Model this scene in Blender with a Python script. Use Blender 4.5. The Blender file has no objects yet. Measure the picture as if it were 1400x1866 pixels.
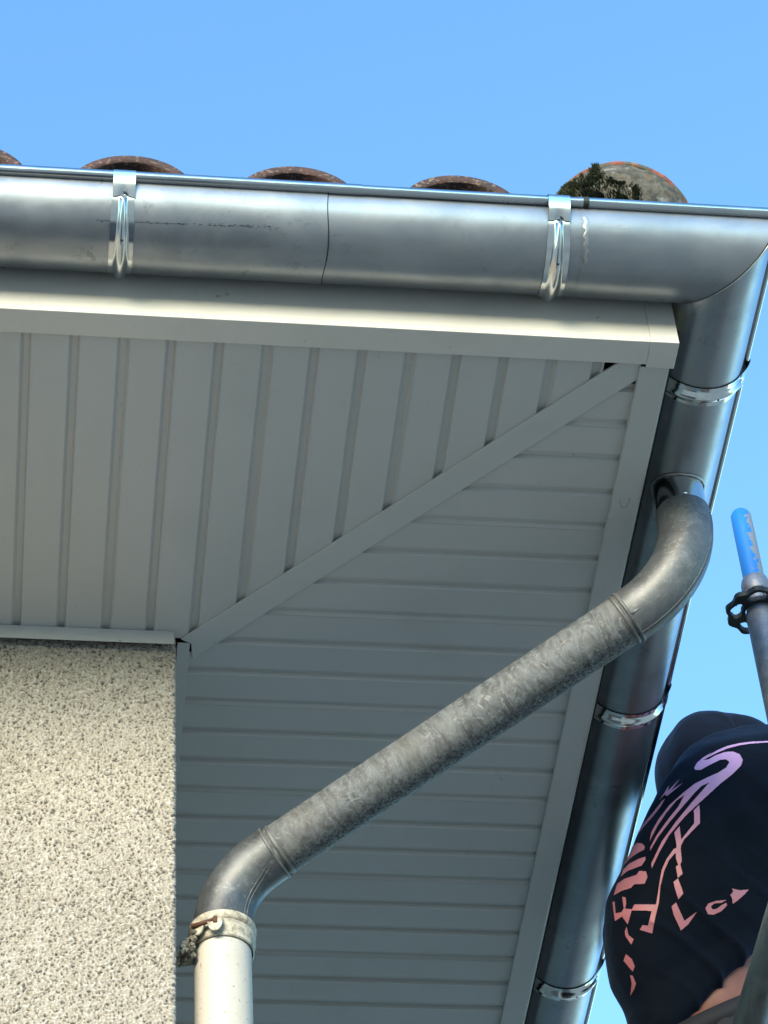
import bpy, bmesh, math, random
import numpy as np
from mathutils import Vector, Matrix, noise
from mathutils.bvhtree import BVHTree
rnd = random.Random(7)
PI = math.pi
S = bpy.context.scene
COL = S.collection
GROUND = -5.6          # heights are measured from the soffit plane (z = 0), ground 5.6 m below

# ------------------------------------------------------------------ camera
cd = bpy.data.cameras.new('camera'); cam = bpy.data.objects.new('camera', cd); COL.objects.link(cam)
cd.sensor_fit = 'HORIZONTAL'; cd.sensor_width = 36.0; cd.lens = 138.65
cd.clip_start = 0.05; cd.clip_end = 3000
def Rcam(a, b, c):
    return Matrix.Rotation(a, 3, 'Z') @ Matrix.Rotation(b, 3, 'X') @ Matrix.Rotation(c, 3, 'Z')
cam.matrix_world = Matrix.Translation((-0.2370, -3.9457, -4.0063)) @ Rcam(-0.1647, 2.4031, -0.0775).to_4x4()
S.camera = cam

# ------------------------------------------------------------------ light
LIGHT_EL, LIGHT_AZ = math.radians(12.0), math.radians(203.0)     # azimuth clockwise from +Y
w = bpy.data.worlds.new('World'); S.world = w; w.use_nodes = True
nt = w.node_tree; nt.nodes.clear()
sky = nt.nodes.new('ShaderNodeTexSky'); sky.sky_type = 'NISHITA'; sky.sun_disc = False
sky.sun_elevation = LIGHT_EL; sky.sun_rotation = LIGHT_AZ
sky.altitude = 700; sky.air_density = 1.0; sky.dust_density = 0.1; sky.ozone_density = 3.0
bg = nt.nodes.new('ShaderNodeBackground'); bg.inputs['Strength'].default_value = 0.15
out = nt.nodes.new('ShaderNodeOutputWorld')
tint = nt.nodes.new('ShaderNodeMix'); tint.data_type = 'RGBA'; tint.blend_type = 'MULTIPLY'; tint.inputs[0].default_value = 1.0
tint.inputs[7].default_value = (.89, 1.08, 1.07, 1)
nt.links.new(sky.outputs[0], tint.inputs[6]); nt.links.new(tint.outputs[2], bg.inputs[0]); nt.links.new(bg.outputs[0], out.inputs[0])
ld = bpy.data.lights.new('front_glow', 'SUN'); ld.energy = 1.75; ld.angle = math.radians(24); ld.color = (1.0, 0.83, 0.58)  # wide warm lamp added in front, standing in for soft bounced light
front_glow = bpy.data.objects.new('front_glow', ld); COL.objects.link(front_glow)
sd = Vector((math.sin(LIGHT_AZ)*math.cos(LIGHT_EL), math.cos(LIGHT_AZ)*math.cos(LIGHT_EL), math.sin(LIGHT_EL)))
front_glow.rotation_euler = sd.to_track_quat('Z', 'Y').to_euler(); front_glow.location = sd*30
S.view_settings.view_transform = 'Standard'; S.view_settings.look = 'None'
S.view_settings.exposure = 2.05; S.view_settings.gamma = 1.0

# ------------------------------------------------------------------ materials
class Mat:
    def __init__(s, name, rough=0.6, metal=0.0, col=(.5,.5,.5)):
        s.m = bpy.data.materials.new(name); s.m.use_nodes = True
        s.t = s.m.node_tree; s.b = s.t.nodes['Principled BSDF']
        s.b.inputs['Roughness'].default_value = rough; s.b.inputs['Metallic'].default_value = metal
        s.b.inputs['Base Color'].default_value = (*col, 1)
        tc = s.n('ShaderNodeTexCoord'); s.co = tc.outputs['Object']
    def n(s, t, **k):
        x = s.t.nodes.new(t)
        for a, b in k.items(): setattr(x, a, b)
        return x
    def l(s, a, b): s.t.links.new(a, b)
    def scaled(s, v):
        mp = s.n('ShaderNodeMapping'); s.l(s.co, mp.inputs[0]); mp.inputs['Scale'].default_value = v; return mp.outputs[0]
    def noise(s, scale, detail=4, rough=.55, dist=0, co=None):
        x = s.n('ShaderNodeTexNoise'); x.inputs['Scale'].default_value = scale; x.inputs['Detail'].default_value = detail
        x.inputs['Roughness'].default_value = rough; x.inputs['Distortion'].default_value = dist
        s.l(co if co is not None else s.co, x.inputs['Vector']); return x.outputs[0]
    def ramp(s, src, stops, interp='LINEAR'):
        r = s.n('ShaderNodeValToRGB'); e = r.color_ramp.elements; r.color_ramp.interpolation = interp
        while len(e) < len(stops): e.new(0.5)
        for i, (p, c) in enumerate(stops):
            e[i].position = p; e[i].color = (*c, 1) if len(c) == 3 else c
        s.l(src, r.inputs[0]); return r.outputs[0]
    def val(s, src, a, b, lo=0.0, hi=1.0):
        r = s.n('ShaderNodeMapRange'); r.inputs[1].default_value = a; r.inputs[2].default_value = b
        r.inputs[3].default_value = lo; r.inputs[4].default_value = hi; s.l(src, r.inputs[0]); return r.outputs[0]
    def mix(s, fac, a, b, mode='MIX'):
        x = s.n('ShaderNodeMix', data_type='RGBA', blend_type=mode)
        if isinstance(fac, (int, float)): x.inputs[0].default_value = fac
        else: s.l(fac, x.inputs[0])
        for i, v in ((6, a), (7, b)):
            if isinstance(v, tuple): x.inputs[i].default_value = (*v, 1)
            else: s.l(v, x.inputs[i])
        return x.outputs[2]
    def col(s, v): s.l(v, s.b.inputs['Base Color'])
    def rough(s, v): s.l(v, s.b.inputs['Roughness'])
    def bump(s, src, strength, dist):
        x = s.n('ShaderNodeBump'); x.inputs['Strength'].default_value = strength; x.inputs['Distance'].default_value = dist
        if hasattr(s, '_bn'): s.l(s._bn, x.inputs['Normal'])
        s.l(src, x.inputs['Height']); s._bn = x.outputs[0]; s.l(s._bn, s.b.inputs['Normal'])

def zinc(name, c0, c1, r0, r1, metal=1.0, wave=.25):
    m = Mat(name, .35, metal)
    n1 = m.noise(9, 5, .6, .6); n2 = m.noise(55, 6, .65)
    m.col(m.mix(m.val(n1, .35, .65), c0, c1))
    spots = m.val(n2, .62, .74)
    sp2 = m.mix(m.val(m.noise(2.2, 2), .5, .62), (0, 0, 0), (1, 1, 1))
    m.rough(m.val(m.noise(14, 5, .65, 1.0), .3, .7, r0, r1))
    m.bump(m.noise(3.0, 2), wave, .03); m.bump(m.noise(160, 3), .04, .001)
    return m
def zinc_new():
    m = Mat('zinc_sheet', .35, .86)
    n1 = m.noise(6, 5, .6, .6)
    c = m.mix(m.val(n1, .35, .65), (.22, .245, .27), (.295, .315, .335))
    # dark handling smudges and fine scuffs
    sm = m.val(m.noise(26, 6, .7, 1.5), .57, .67); reg = m.val(m.noise(4.5, 2), .44, .54)
    f = m.n('ShaderNodeMath', operation='MULTIPLY'); m.l(sm, f.inputs[0]); m.l(reg, f.inputs[1])
    f3 = m.n('ShaderNodeMath', operation='MULTIPLY'); m.l(f.outputs[0], f3.inputs[0]); f3.inputs[1].default_value = .55
    c = m.mix(f3.outputs[0], c, (.12, .13, .14))
    sc = m.val(m.noise(30, 5, .7, 2.0, m.scaled((.25, 1, 4))), .70, .74)
    f2 = m.n('ShaderNodeMath', operation='MULTIPLY'); m.l(sc, f2.inputs[0]); f2.inputs[1].default_value = .5
    c = m.mix(f2.outputs[0], c, (.17, .18, .19))
    m.col(c)
    m.rough(m.val(m.noise(10, 5, .65, 1.0), .3, .7, .31, .43))
    m.bump(m.noise(4.0, 2), .35, .02); m.bump(m.noise(220, 3), .06, .001)
    return m
M = {}
M['zinc'] = zinc_new().m
M['zinc_bead'] = zinc('zinc_bead', (.38, .41, .44), (.45, .47, .49), .16, .28).m
M['galv'] = zinc('galvanised_strap', (.50, .52, .53), (.62, .62, .60), .12, .2, wave=.03).m
M['solder'] = zinc('solder', (.42, .42, .41), (.26, .26, .26), .25, .5).m
def weathered():
    m = Mat('weathered_zinc', .55, .55)
    n = m.noise(16, 8, .7, 1.2); n2 = m.noise(70, 6, .7, .8)
    c = m.mix(m.val(n, .35, .68), (.07, .07, .067), (.17, .175, .175))
    c = m.mix(m.val(n2, .55, .72, 0, .7), c, (.2, .21, .2))
    c = m.mix(m.val(m.noise(120, 3, .6), .66, .72, 0, .85), c, (.04, .037, .033))
    m.col(c); m.rough(m.val(n, .3, .7, .42, .68)); m.bump(n2, .2, .003)
    return m.m
M['old'] = weathered()
def elbow_zinc():
    m = Mat('elbow_zinc', .5, .55)
    n = m.noise(9, 7, .65, .8)
    c = m.mix(m.val(n, .4, .62), (.066, .072, .078), (.125, .133, .140))
    c = m.mix(m.val(m.noise(60, 8, .8, 1.2), .53, .66, 0, .75), c, (.22, .225, .22))
    m.col(c); m.rough(m.val(n, .3, .7, .42, .58)); m.bump(m.noise(50, 4), .12, .003)
    return m.m
M['elbow'] = elbow_zinc()
def oldpipe():
    # long pipe: streaky lime bloom across the tube, black pitting along its underside (local z = axis)
    m = Mat('weathered_long_pipe', .7, .15)
    st = m.noise(20, 8, .74, 1.3, m.scaled((.75, .75, 2.0))); big = m.noise(5, 3)
    c = m.mix(m.val(st, .40, .60), (.048, .052, .056), (.130, .143, .152))
    c = m.mix(m.val(m.noise(50, 8, .78, 2.0), .53, .66, 0, .8), c, (.225, .24, .245))
    c = m.mix(m.val(big, .5, .7, 0, .5), c, (.12, .112, .10))
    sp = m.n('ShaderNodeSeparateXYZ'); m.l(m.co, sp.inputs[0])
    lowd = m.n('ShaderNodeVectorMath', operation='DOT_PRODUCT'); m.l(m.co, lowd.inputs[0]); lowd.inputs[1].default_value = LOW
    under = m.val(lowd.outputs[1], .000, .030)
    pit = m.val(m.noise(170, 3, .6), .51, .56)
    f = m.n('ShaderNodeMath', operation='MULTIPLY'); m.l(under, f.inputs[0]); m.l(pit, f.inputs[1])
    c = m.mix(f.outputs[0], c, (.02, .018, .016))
    m.col(c); m.rough(m.val(st, .3, .7, .55, .8)); m.bump(st, .25, .003)
    return m.m
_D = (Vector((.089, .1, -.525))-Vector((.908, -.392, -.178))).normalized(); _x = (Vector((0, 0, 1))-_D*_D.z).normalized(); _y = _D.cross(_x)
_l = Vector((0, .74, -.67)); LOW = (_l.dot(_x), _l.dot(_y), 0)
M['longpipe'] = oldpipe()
def paintwhite():
    m = Mat('aged_white_paint', .5)
    c = m.mix(m.val(m.noise(120, 4, .6), .62, .70), (.43, .41, .36), (.22, .185, .14))
    c = m.mix(m.val(m.noise(14, 5, .7), .55, .75, 0, .6), c, (.40, .36, .29))
    m.col(c); m.bump(m.noise(180, 5, .6), .35, .002); m.bump(m.noise(40, 4), .25, .003)
    return m.m
M['white'] = paintwhite()
def grime():
    m = Mat('dirty_white_clamp', .6)
    c = m.mix(m.val(m.noise(60, 6, .7), .42, .62), (.44, .41, .33), (.17, .145, .105))
    c = m.mix(m.val(m.noise(25, 4, .6), .66, .72), c, (.20, .07, .035))
    m.col(c); m.bump(m.noise(120, 5, .6), .5, .003)
    return m.m
M['clamp'] = grime()
M['rust'] = Mat('rust', .8, 0, (.075, .028, .015)).m
def cobweb():
    m = Mat('dirt_crust', .95); c = m.mix(m.val(m.noise(90, 5, .7), .4, .6), (.05, .045, .035), (.30, .28, .23)); m.col(c)
    m.bump(m.noise(200, 4), .8, .004); return m.m
M['dirt'] = cobweb()
def lacq(name, c, r=.38):
    m = Mat(name, r)
    n = m.noise(1.6, 3, .6); 
    cc = m.mix(m.val(n, .35, .65), c, tuple(x*.95 for x in c))
    cc = m.mix(m.val(m.noise(18, 5, .7, 1.0), .62, .78, 0, .25), cc, (.25, .24, .21))
    cc = m.mix(m.val(m.noise(3.1, 6, .72, .8), .52, .72, 0, .16), cc, (.27, .26, .23))
    cc = m.mix(m.val(m.noise(75, 3, .5), .735, .76, 0, .55), cc, (.16, .15, .13))
    m.col(cc); m.rough(m.val(m.noise(20, 4), .3, .7, r-.06, r+.08)); m.bump(m.noise(2.2, 2), .15, .01)
    return m.m
M['panel'] = lacq('grey_lacquered_panel', (.45, .452, .44), .42)
M['trim'] = lacq('grey_lacquered_trim', (.455, .46, .445), .34)
M['fascia'] = lacq('cream_grey_fascia', (.55, .53, .49), .36)
M['void'] = Mat('dark_cavity', .95, 0, (.012, .013, .014)).m
def render_wall():
    m = Mat('roughcast_render', .92)
    g = m.noise(330, 3, .7); n = m.noise(3.5, 3)
    c = m.mix(m.val(n, .35, .65), (.27, .245, .205), (.32, .295, .255))
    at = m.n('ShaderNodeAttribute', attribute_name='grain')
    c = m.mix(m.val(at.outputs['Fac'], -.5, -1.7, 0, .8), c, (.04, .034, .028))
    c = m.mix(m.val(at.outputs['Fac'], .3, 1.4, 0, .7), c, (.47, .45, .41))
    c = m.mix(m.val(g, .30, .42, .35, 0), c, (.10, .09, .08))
    m.col(c); m.bump(m.noise(420, 3), .5, .003)
    return m.m
M['render'] = render_wall()
def far_wall():
    m = Mat('roughcast_render_plain', .92)
    g = m.noise(200, 2, .6); m.col(m.mix(m.val(g, .36, .48), (.05, .044, .037), m.mix(m.val(g, .5, .62), (.255, .232, .195), (.36, .335, .29)))); m.bump(g, 1.0, .004); return m.m
M['render_far'] = far_wall()
def tile():
    m = Mat('terracotta_tile', .85)
    n = m.noise(22, 6, .7); n2 = m.noise(120, 4, .6)
    c = m.mix(m.val(n, .38, .62), (.030, .019, .018), (.065, .030, .024))
    c = m.mix(m.val(n2, .54, .66, 0, .85), c, (.20, .15, .115))
    c = m.mix(m.val(m.noise(34, 5, .7), .60, .70, 0, .7), c, (.025, .027, .022))
    m.col(c); m.bump(n2, .5, .003); return m.m
M['tile'] = tile()
def hiptile():
    m = Mat('lichen_covered_tile', .9)
    n = m.noise(16, 6, .7)
    c = m.mix(m.val(n, .4, .6), (.17, .055, .038), (.25, .09, .065))
    c = m.mix(m.val(m.noise(30, 5, .7), .46, .56), c, (.09, .088, .073))
    c = m.mix(m.val(m.noise(24, 4, .6, .5, m.scaled((1.3, 1, 1.1))), .60, .64, 0, .9), c, (.22, .23, .2))
    c = m.mix(m.val(m.noise(40, 4), .66, .70, 0, .9), c, (.28, .17, .05))
    m.col(c); m.bump(m.noise(60, 6, .7), .8, .006); return m.m
M['hip'] = hiptile()
def mortar():
    m = Mat('lichen_mortar', .95); n = m.noise(45, 7, .75)
    c = m.mix(m.val(n, .35, .65), (.03, .03, .024), (.13, .12, .095))
    c = m.mix(m.val(m.noise(28, 3), .60, .66, 0, .9), c, (.2, .21, .19))
    c = m.mix(m.val(m.noise(37, 3), .64, .70, 0, .9), c, (.15, .09, .03))
    m.col(c); m.bump(n, 1.0, .008); return m.m
M['mortar'] = mortar()
def moss():
    m = Mat('moss', .95); m.col(m.mix(m.val(m.noise(60, 4), .35, .65), (.012, .017, .009), (.06, .07, .03))); return m.m
M['moss'] = moss()
def cotton():
    m = Mat('navy_cotton', .82); m.b.inputs['Specular IOR Level'].default_value = .12; n = m.noise(5, 4)
    m.col(m.mix(m.val(n, .35, .65), (.0010, .0022, .0055), (.0020, .0042, .0095)))
    m.b.inputs['Sheen Weight'].default_value = .11; m.b.inputs['Sheen Tint'].default_value = (.35, .55, 1, 1); m.b.inputs['Sheen Roughness'].default_value = .5
    m.bump(m.noise(900, 2), .15, .001); m.bump(m.noise(9, 3, .5, .8), .35, .02); return m.m
M['hoodie'] = cotton()
def printm():
    m = Mat('pink_print', .5)
    sp = m.n('ShaderNodeSeparateXYZ'); m.l(m.co, sp.inputs[0])
    c = m.ramp(m.val(sp.outputs[2], -.36, .17), [(0, (.42, .125, .12)), (.35, (.52, .18, .20)), (.6, (.64, .28, .42)), (.85, (.62, .34, .58)), (1, (.60, .42, .70))])
    m.col(m.mix(m.val(m.noise(30, 4), .4, .7, 0, .25), c, (.34, .17, .32))); return m.m
M['print'] = printm()
def skin():
    m = Mat('skin', .5); c = m.mix(m.val(m.noise(25, 5), .35, .65), (.16, .050, .033), (.20, .064, .043))
    m.col(m.mix(m.val(m.noise(140, 2), .70, .74), c, (.2, .07, .045)))
    m.b.inputs['Subsurface Weight'].default_value = .15; m.b.inputs['Subsurface Radius'].default_value = (.01, .004, .002)
    m.bump(m.noise(150, 3), .1, .001); return m.m
M['skin'] = skin()
M['trousers'] = Mat('grey_work_trousers', .85, 0, (.012, .012, .016)).m
M['hair'] = Mat('dark_hair', .6, 0, (.03, .02, .015)).m
M['boot'] = Mat('boot_leather', .6, 0, (.04, .03, .025)).m
M['lips'] = Mat('lips', .5, 0, (.30, .10, .09)).m
M['eye'] = Mat('eye_white', .2, 0, (.7, .7, .68)).m
def steel():
    m = Mat('galvanised_steel', .5, .45)
    n = m.noise(30, 6, .7, 1)
    c = m.mix(m.val(n, .38, .62), (.13, .145, .18), (.21, .225, .26))
    c = m.mix(m.val(m.noise(14, 5, .7), .60, .68, 0, .5), c, (.15, .11, .075))
    c = m.mix(m.val(m.noise(60, 6, .8, 1), .66, .72, 0, .7), c, (.36, .39, .46))
    m.col(c); m.bump(n, .2, .003); return m.m
M['steel'] = steel()
def bluepaint():
    m = Mat('chipped_blue_paint', .4)
    n = m.noise(45, 6, .7, .5); sp = m.n('ShaderNodeSeparateXYZ'); m.l(m.co, sp.inputs[0])
    a = m.n('ShaderNodeMath', operation='MULTIPLY_ADD'); m.l(sp.outputs[0], a.inputs[0]); a.inputs[1].default_value = 14.0; m.l(n, a.inputs[2])
    f = m.val(a.outputs[0], .54, .58)
    m.col(m.mix(f, (.010, .145, .46), (.16, .18, .21))); m.bump(n, .15, .002); return m.m
M['blue'] = bluepaint()
M['dark_iron'] = (lambda m: (m.col(m.mix(m.val(m.noise(30, 5), .4, .6), (.012, .017, .016), (.03, .035, .033))), m.m)[1])(Mat('dark_cast_iron', .55, .3))
def oldsteel():
    m = Mat('scuffed_grey_tube', .6, .15)
    n = m.noise(18, 7, .75, 1.5, m.scaled((2, .5, 2)))
    c = m.mix(m.val(n, .35, .65), (.10, .11, .108), (.19, .20, .195))
    c = m.mix(m.val(m.noise(70, 6, .8, 2.5, m.scaled((2, .35, 2))), .66, .70, 0, .7), c, (.26, .26, .25))
    m.col(c); m.bump(n, .2, .003); return m.m
M['rail'] = oldsteel()
def plank():
    m = Mat('deck_plywood', .8); m.col(m.mix(m.val(m.noise(8, 6, .6, 0, m.scaled((6, .6, 1))), .3, .7), (.10, .06, .035), (.22, .15, .09))); return m.m
M['plank'] = plank()
def groundm():
    m = Mat('ground', .95); n = m.noise(.35, 5, .6)
    m.col(m.mix(m.val(n, .42, .6), (.37, .335, .26), (.48, .435, .345))); m.bump(m.noise(6, 5), .5, .05); return m.m
M['ground'] = groundm()
def shaded_ground():  # dark bluish colour stands in for ground in the house's shade
    m = Mat('shaded_ground', .9); m.col(m.mix(m.val(m.noise(3, 6, .6), .35, .65), (.026, .030, .038), (.045, .05, .058))); m.bump(m.noise(40, 4), .3, .01); return m.m
M['shaded_ground'] = shaded_ground()

# ------------------------------------------------------------------ helpers
def link(name, me, mat, parent=None, smooth=True, loc=None):
    o = bpy.data.objects.new(name, me); COL.objects.link(o)
    if mat: me.materials.append(mat)
    if smooth: me.polygons.foreach_set('use_smooth', [True]*len(me.polygons))
    if loc is not None: o.location = loc
    if parent is not None:
        o.parent = parent
        o.matrix_parent_inverse = Matrix.Translation(-parent.location) if parent.parent is None else parent_inv(parent)
    return o
def parent_inv(p):
    return world_of(p).inverted()
def world_of(p):
    m = Matrix.LocRotScale(p.location, p.rotation_euler, p.scale)
    if p.parent: return world_of(p.parent) @ p.matrix_parent_inverse @ m
    return m
def thing(name, label, cat, loc=(0, 0, 0), group=None):
    o = bpy.data.objects.new(name, None); COL.objects.link(o); o.location = loc; o.empty_display_size = .1
    o['label'] = label; o['category'] = cat
    if group: o['group'] = group
    return o
def mesh(name, V, F, mat, parent=None, smooth=True, autosmooth=None):
    me = bpy.data.meshes.new(name); me.from_pydata([tuple(v) for v in V], [], F); me.validate(); me.update()
    o = link(name, me, mat, parent, smooth)
    if autosmooth is not None: sharp(me, autosmooth)
    return o
def sharp(me, deg):
    bm = bmesh.new(); bm.from_mesh(me); a = math.radians(deg)
    for e in bm.edges:
        if len(e.link_faces) == 2 and e.calc_face_angle(0) > a: e.smooth = False
    bm.to_mesh(me); bm.free()
def grid(rows, cu=False, cv=False, cap=False):
    """rows of points -> quads. cu: close along a row, cv: close across rows"""
    n = len(rows[0]); V = [p for r in rows for p in r]; F = []
    R = len(rows)
    for i in range(R if cv else R-1):
        for j in range(n if cu else n-1):
            a = i*n+j; b = i*n+(j+1) % n; c = ((i+1) % R)*n+(j+1) % n; d = ((i+1) % R)*n+j
            F.append((a, b, c, d))
    if cap:
        F.append(tuple(range(n))[::-1]); F.append(tuple((R-1)*n+j for j in range(n)))
    return V, F
def join(*vf):
    V, F = [], []
    for v, f in vf:
        o = len(V); V += list(v); F += [tuple(i+o for i in t) for t in f]
    return V, F
def box(x0, x1, y0, y1, z0, z1):
    V = [(x, y, z) for z in (z0, z1) for y in (y0, y1) for x in (x0, x1)]
    F = [(0, 2, 3, 1), (4, 5, 7, 6), (0, 1, 5, 4), (2, 6, 7, 3), (0, 4, 6, 2), (1, 3, 7, 5)]
    return V, F
def prism(poly, z0, z1):
    n = len(poly); V = [(x, y, z0) for x, y in poly]+[(x, y, z1) for x, y in poly]
    F = [tuple(range(n))[::-1], tuple(range(n, 2*n))]+[(i, (i+1) % n, n+(i+1) % n, n+i) for i in range(n)]
    return V, F
def frames(path):
    P = [Vector(p) for p in path]; T = []
    for i in range(len(P)):
        a = P[max(0, i-1)]; b = P[min(len(P)-1, i+1)]; T.append((b-a).normalized())
    up = Vector((0, 0, 1)) if abs(T[0].z) < .9 else Vector((0, 1, 0))
    N = (up-T[0]*up.dot(T[0])).normalized(); out = []
    for i, t in enumerate(T):
        if i: N = (N-t*N.dot(t)).normalized()
        out.append((P[i], t, N, t.cross(N)))
    return out
def tube(path, rad, n=32, cap=True):
    rows = []
    for i, (p, t, a, b) in enumerate(frames(path)):
        r = rad[i] if hasattr(rad, '__len__') else rad
        rows.append([p+(a*math.cos(2*PI*k/n)+b*math.sin(2*PI*k/n))*r for k in range(n)])
    return grid(rows, cu=True, cap=cap)
def lathe(prof, centre, axis=(0, 0, 1), n=40, closed=False, cap=False):
    ax = Vector(axis).normalized(); u = ax.orthogonal().normalized(); v = ax.cross(u); c = Vector(centre)
    rows = [[c+ax*h+(u*math.cos(2*PI*k/n)+v*math.sin(2*PI*k/n))*r for k in range(n)] for r, h in prof]
    return grid(rows, cu=True, cv=closed, cap=cap)
def ellipsoid(c, r, n=24, m=14, rot=None, sq=1.0):
    V = []; rows = []
    for i in range(m+1):
        th = PI*i/m; row = []
        for k in range(n):
            ph = 2*PI*k/n
            s = lambda x: math.copysign(abs(x)**sq, x)
            p = Vector((r[0]*math.sin(th)*s(math.cos(ph)), r[1]*math.sin(th)*s(math.sin(ph)), r[2]*math.cos(th)))
            if rot: p = rot @ p
            row.append(Vector(c)+p)
        rows.append(row)
    return grid(rows, cu=True)
def fix(o):
    bm = bmesh.new(); bm.from_mesh(o.data); bmesh.ops.remove_doubles(bm, verts=bm.verts, dist=1e-5)
    bmesh.ops.recalc_face_normals(bm, faces=bm.faces); bm.to_mesh(o.data); bm.free(); return o
def bev(o, w=.001, seg=2):
    m = o.modifiers.new('bevel', 'BEVEL'); m.width = w; m.segments = seg; m.limit_method = 'ANGLE'; return o

# ------------------------------------------------------------------ setting: ground
def sett(name, vf, mat, smooth=False):
    o = mesh(name, *vf, mat, None, smooth); o['kind'] = 'structure'; return o
G = GROUND
sett('ground', ([(-600, -600, G), (600, -600, G), (600, 600, G), (-600, 600, G)], [(0, 1, 2, 3)]), M['ground'])
sett('path', box(-6, .4, -5.0, -.02, G-.1, G+.004), M['shaded_ground'])  # unseen dark strip added to darken the gutter's reflection

# ------------------------------------------------------------------ house
house = thing('house', 'rendered house corner with grey panelled eaves and terracotta roof tiles above the gutter', 'house', (0, 0, G))
P = .0833
XW, YW = -7.0, 7.5                     # far ends of the house
# -- main wall: fine roughcast near the visible corner, plain elsewhere
def wall_fine():
    step = .0015; r = .007; rows = []
    path = []; s = -.44
    xs = np.arange(-.70, -r, step)
    for x in xs: path.append((x, 0.0, 0.0, -1.0))
    for k in range(5):
        a = -PI/2+PI/2*k/4; path.append((-r+r*math.cos(a), r+r*math.sin(a), math.cos(a), math.sin(a)))
    for y in np.arange(r+step, .16, step): path.append((0.0, y, 1.0, 0.0))
    zs = np.arange(-1.60, .012, step)
    n = len(path); m = len(zs)
    rg = np.random.RandomState(3)
    def smooth(a, k):
        for _ in range(k):
            a = (a+np.roll(a, 1, 0)+np.roll(a, -1, 0)+np.roll(a, 1, 1)+np.roll(a, -1, 1))/5
        return a/a.std()
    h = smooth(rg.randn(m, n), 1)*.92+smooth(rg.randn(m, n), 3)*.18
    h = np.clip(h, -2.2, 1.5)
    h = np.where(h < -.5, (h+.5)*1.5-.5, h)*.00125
    fade = np.ones(n); fade[0] = 0; fade[-1] = 0
    V = []; F = []
    for i, z in enumerate(zs):
        for j, (x, y, nx, ny) in enumerate(path):
            d = 1.15*h[i, j]*fade[j]*(0 if i == 0 else 1)
            V.append((x+nx*d, y+ny*d, z+(rg.rand()-.5)*.0008))
    for i in range(m-1):
        for j in range(n-1):
            a = i*n+j; F.append((a, a+1, a+n+1, a+n))
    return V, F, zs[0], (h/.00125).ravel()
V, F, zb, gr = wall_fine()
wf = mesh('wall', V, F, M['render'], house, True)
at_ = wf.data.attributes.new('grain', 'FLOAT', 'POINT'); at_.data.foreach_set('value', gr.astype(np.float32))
V, F = join(box(XW, -.70, 0, YW, G, .012), box(-.70, -.0006, .0006, .16, G, zb), box(-.70, 0, .16, YW, G, .012))
plainw = mesh('wall', V, F, M['render_far'], house, False)

# -- soffit panels: trapezoid grooves rising into the panel
XI, YI = .775, -.733                    # inner edges of the eave trims
GB, GF, GD = .0060, .0098, .0070        # bevel width, groove floor, groove depth
def soffit_profile(a0, a1, first):      # list of (coordinate, z) breakpoints for one 3-groove panel
    pts = [(a0, 0.0)]
    g = first
    while g < a1-.001:
        if g > a0-.001:
            pts += [(g, 0), (g+GB, GD), (g+GB+GF, GD), (g+1.55*GB+GF, -.0012), (g+2*GB+GF, -.0006)] if g+2*GB+GF < a1-.001 else [(g, 0), (g+GB, GD), (g+GB+GF, GD), (g+2*GB+GF, 0)]
        g += P
    pts.append((a1, 0.0)); return pts
def clip_strip(pts, lo, hi, axis):
    """pts along one axis; lo/hi functions give the other coordinate's range"""
    V = []; F = []
    for u, z in pts:
        for v in (lo(u), hi(u)):
            V.append((u, v, z) if axis == 0 else (v, u, z))
    for i in range(len(pts)-1): F.append((2*i, 2*i+1, 2*i+3, 2*i+2))
    return V, F
gx0 = -.3101-P*3*30; gy0 = -.6797
def front_panel(k):
    g0 = -.3101+P*(3*k+2)                # groove at the joint of panel k
    a0 = g0+2*GB+GF-.0004; a1 = a0+3*P-.0012
    pts = [p for p in soffit_profile(a0, a1, g0+P)]
    if a0 > .75: return
    # clip at corner
    res = []
    hi = lambda u: min(-.004, .02-u)
    pts = [(u, z) for u, z in pts if u < .765]
    # add break where the mitre starts (u = .024)
    if pts[0][0] < .024 < pts[-1][0]:
        for i in range(len(pts)-1):
            (u0, z0), (u1, z1) = pts[i], pts[i+1]
            if u0 < .024 < u1: pts.insert(i+1, (.024, z0+(z1-z0)*(.024-u0)/(u1-u0))); break
    lo = lambda u: YI-.012
    pts = [(u, z) for u, z in pts if hi(u) > lo(u)+.001]
    if len(pts) < 2: return
    V, F = clip_strip(pts, lo, hi, 0)
    fix(mesh('soffit_panel', V, F, M['panel'], house, False))
for k in range(-27, 4): front_panel(k)
def side_panel(k):
    g0 = gy0+P*(3*k+1)
    a0 = g0+2*GB+GF-.0004; a1 = a0+3*P-.0012
    pts = soffit_profile(a0, a1, g0+P)
    lo = lambda v: max(.004, .062-v)
    pts = [(v, z) for v, z in pts if lo(v) < XI-.001]
    if pts and pts[0][0] < .058 < pts[-1][0]:
        for i in range(len(pts)-1):
            (u0, z0), (u1, z1) = pts[i], pts[i+1]
            if u0 < .058 < u1: pts.insert(i+1, (.058, z0+(z1-z0)*(.058-u0)/(u1-u0))); break
    if len(pts) < 2: return
    V, F = clip_strip(pts, lo, lambda v: XI+.012, 1)
    fix(mesh('soffit_panel', V, F, M['panel'], house, False))
for k in range(-1, 31): side_panel(k)
# cavity closing above the panels
mesh('eave_lining', *join(box(XW, .84, -.78, YW, .03, .034)), M['void'], house, False)
# mitre cover strip, hanging a few mm under the panels
s0, s1 = .006, .082; zt, zbm = .0005, -.0045
L = .724
poly = [(s0/2+.004, s0/2-.004), (.04, .042), (s1+.7, -.7), (.776, s1-.776-.012), (.776, -.752), (.757, -.751)]
poly = [(.010, -.004), (.030, .006), (.035, .047), (.776, .082-.776), (.776, -.738), (.744, -.738)]
bev(mesh('mitre_strip', *prism(poly, zbm, zt), M['trim'], house, False), .0012)
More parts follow.
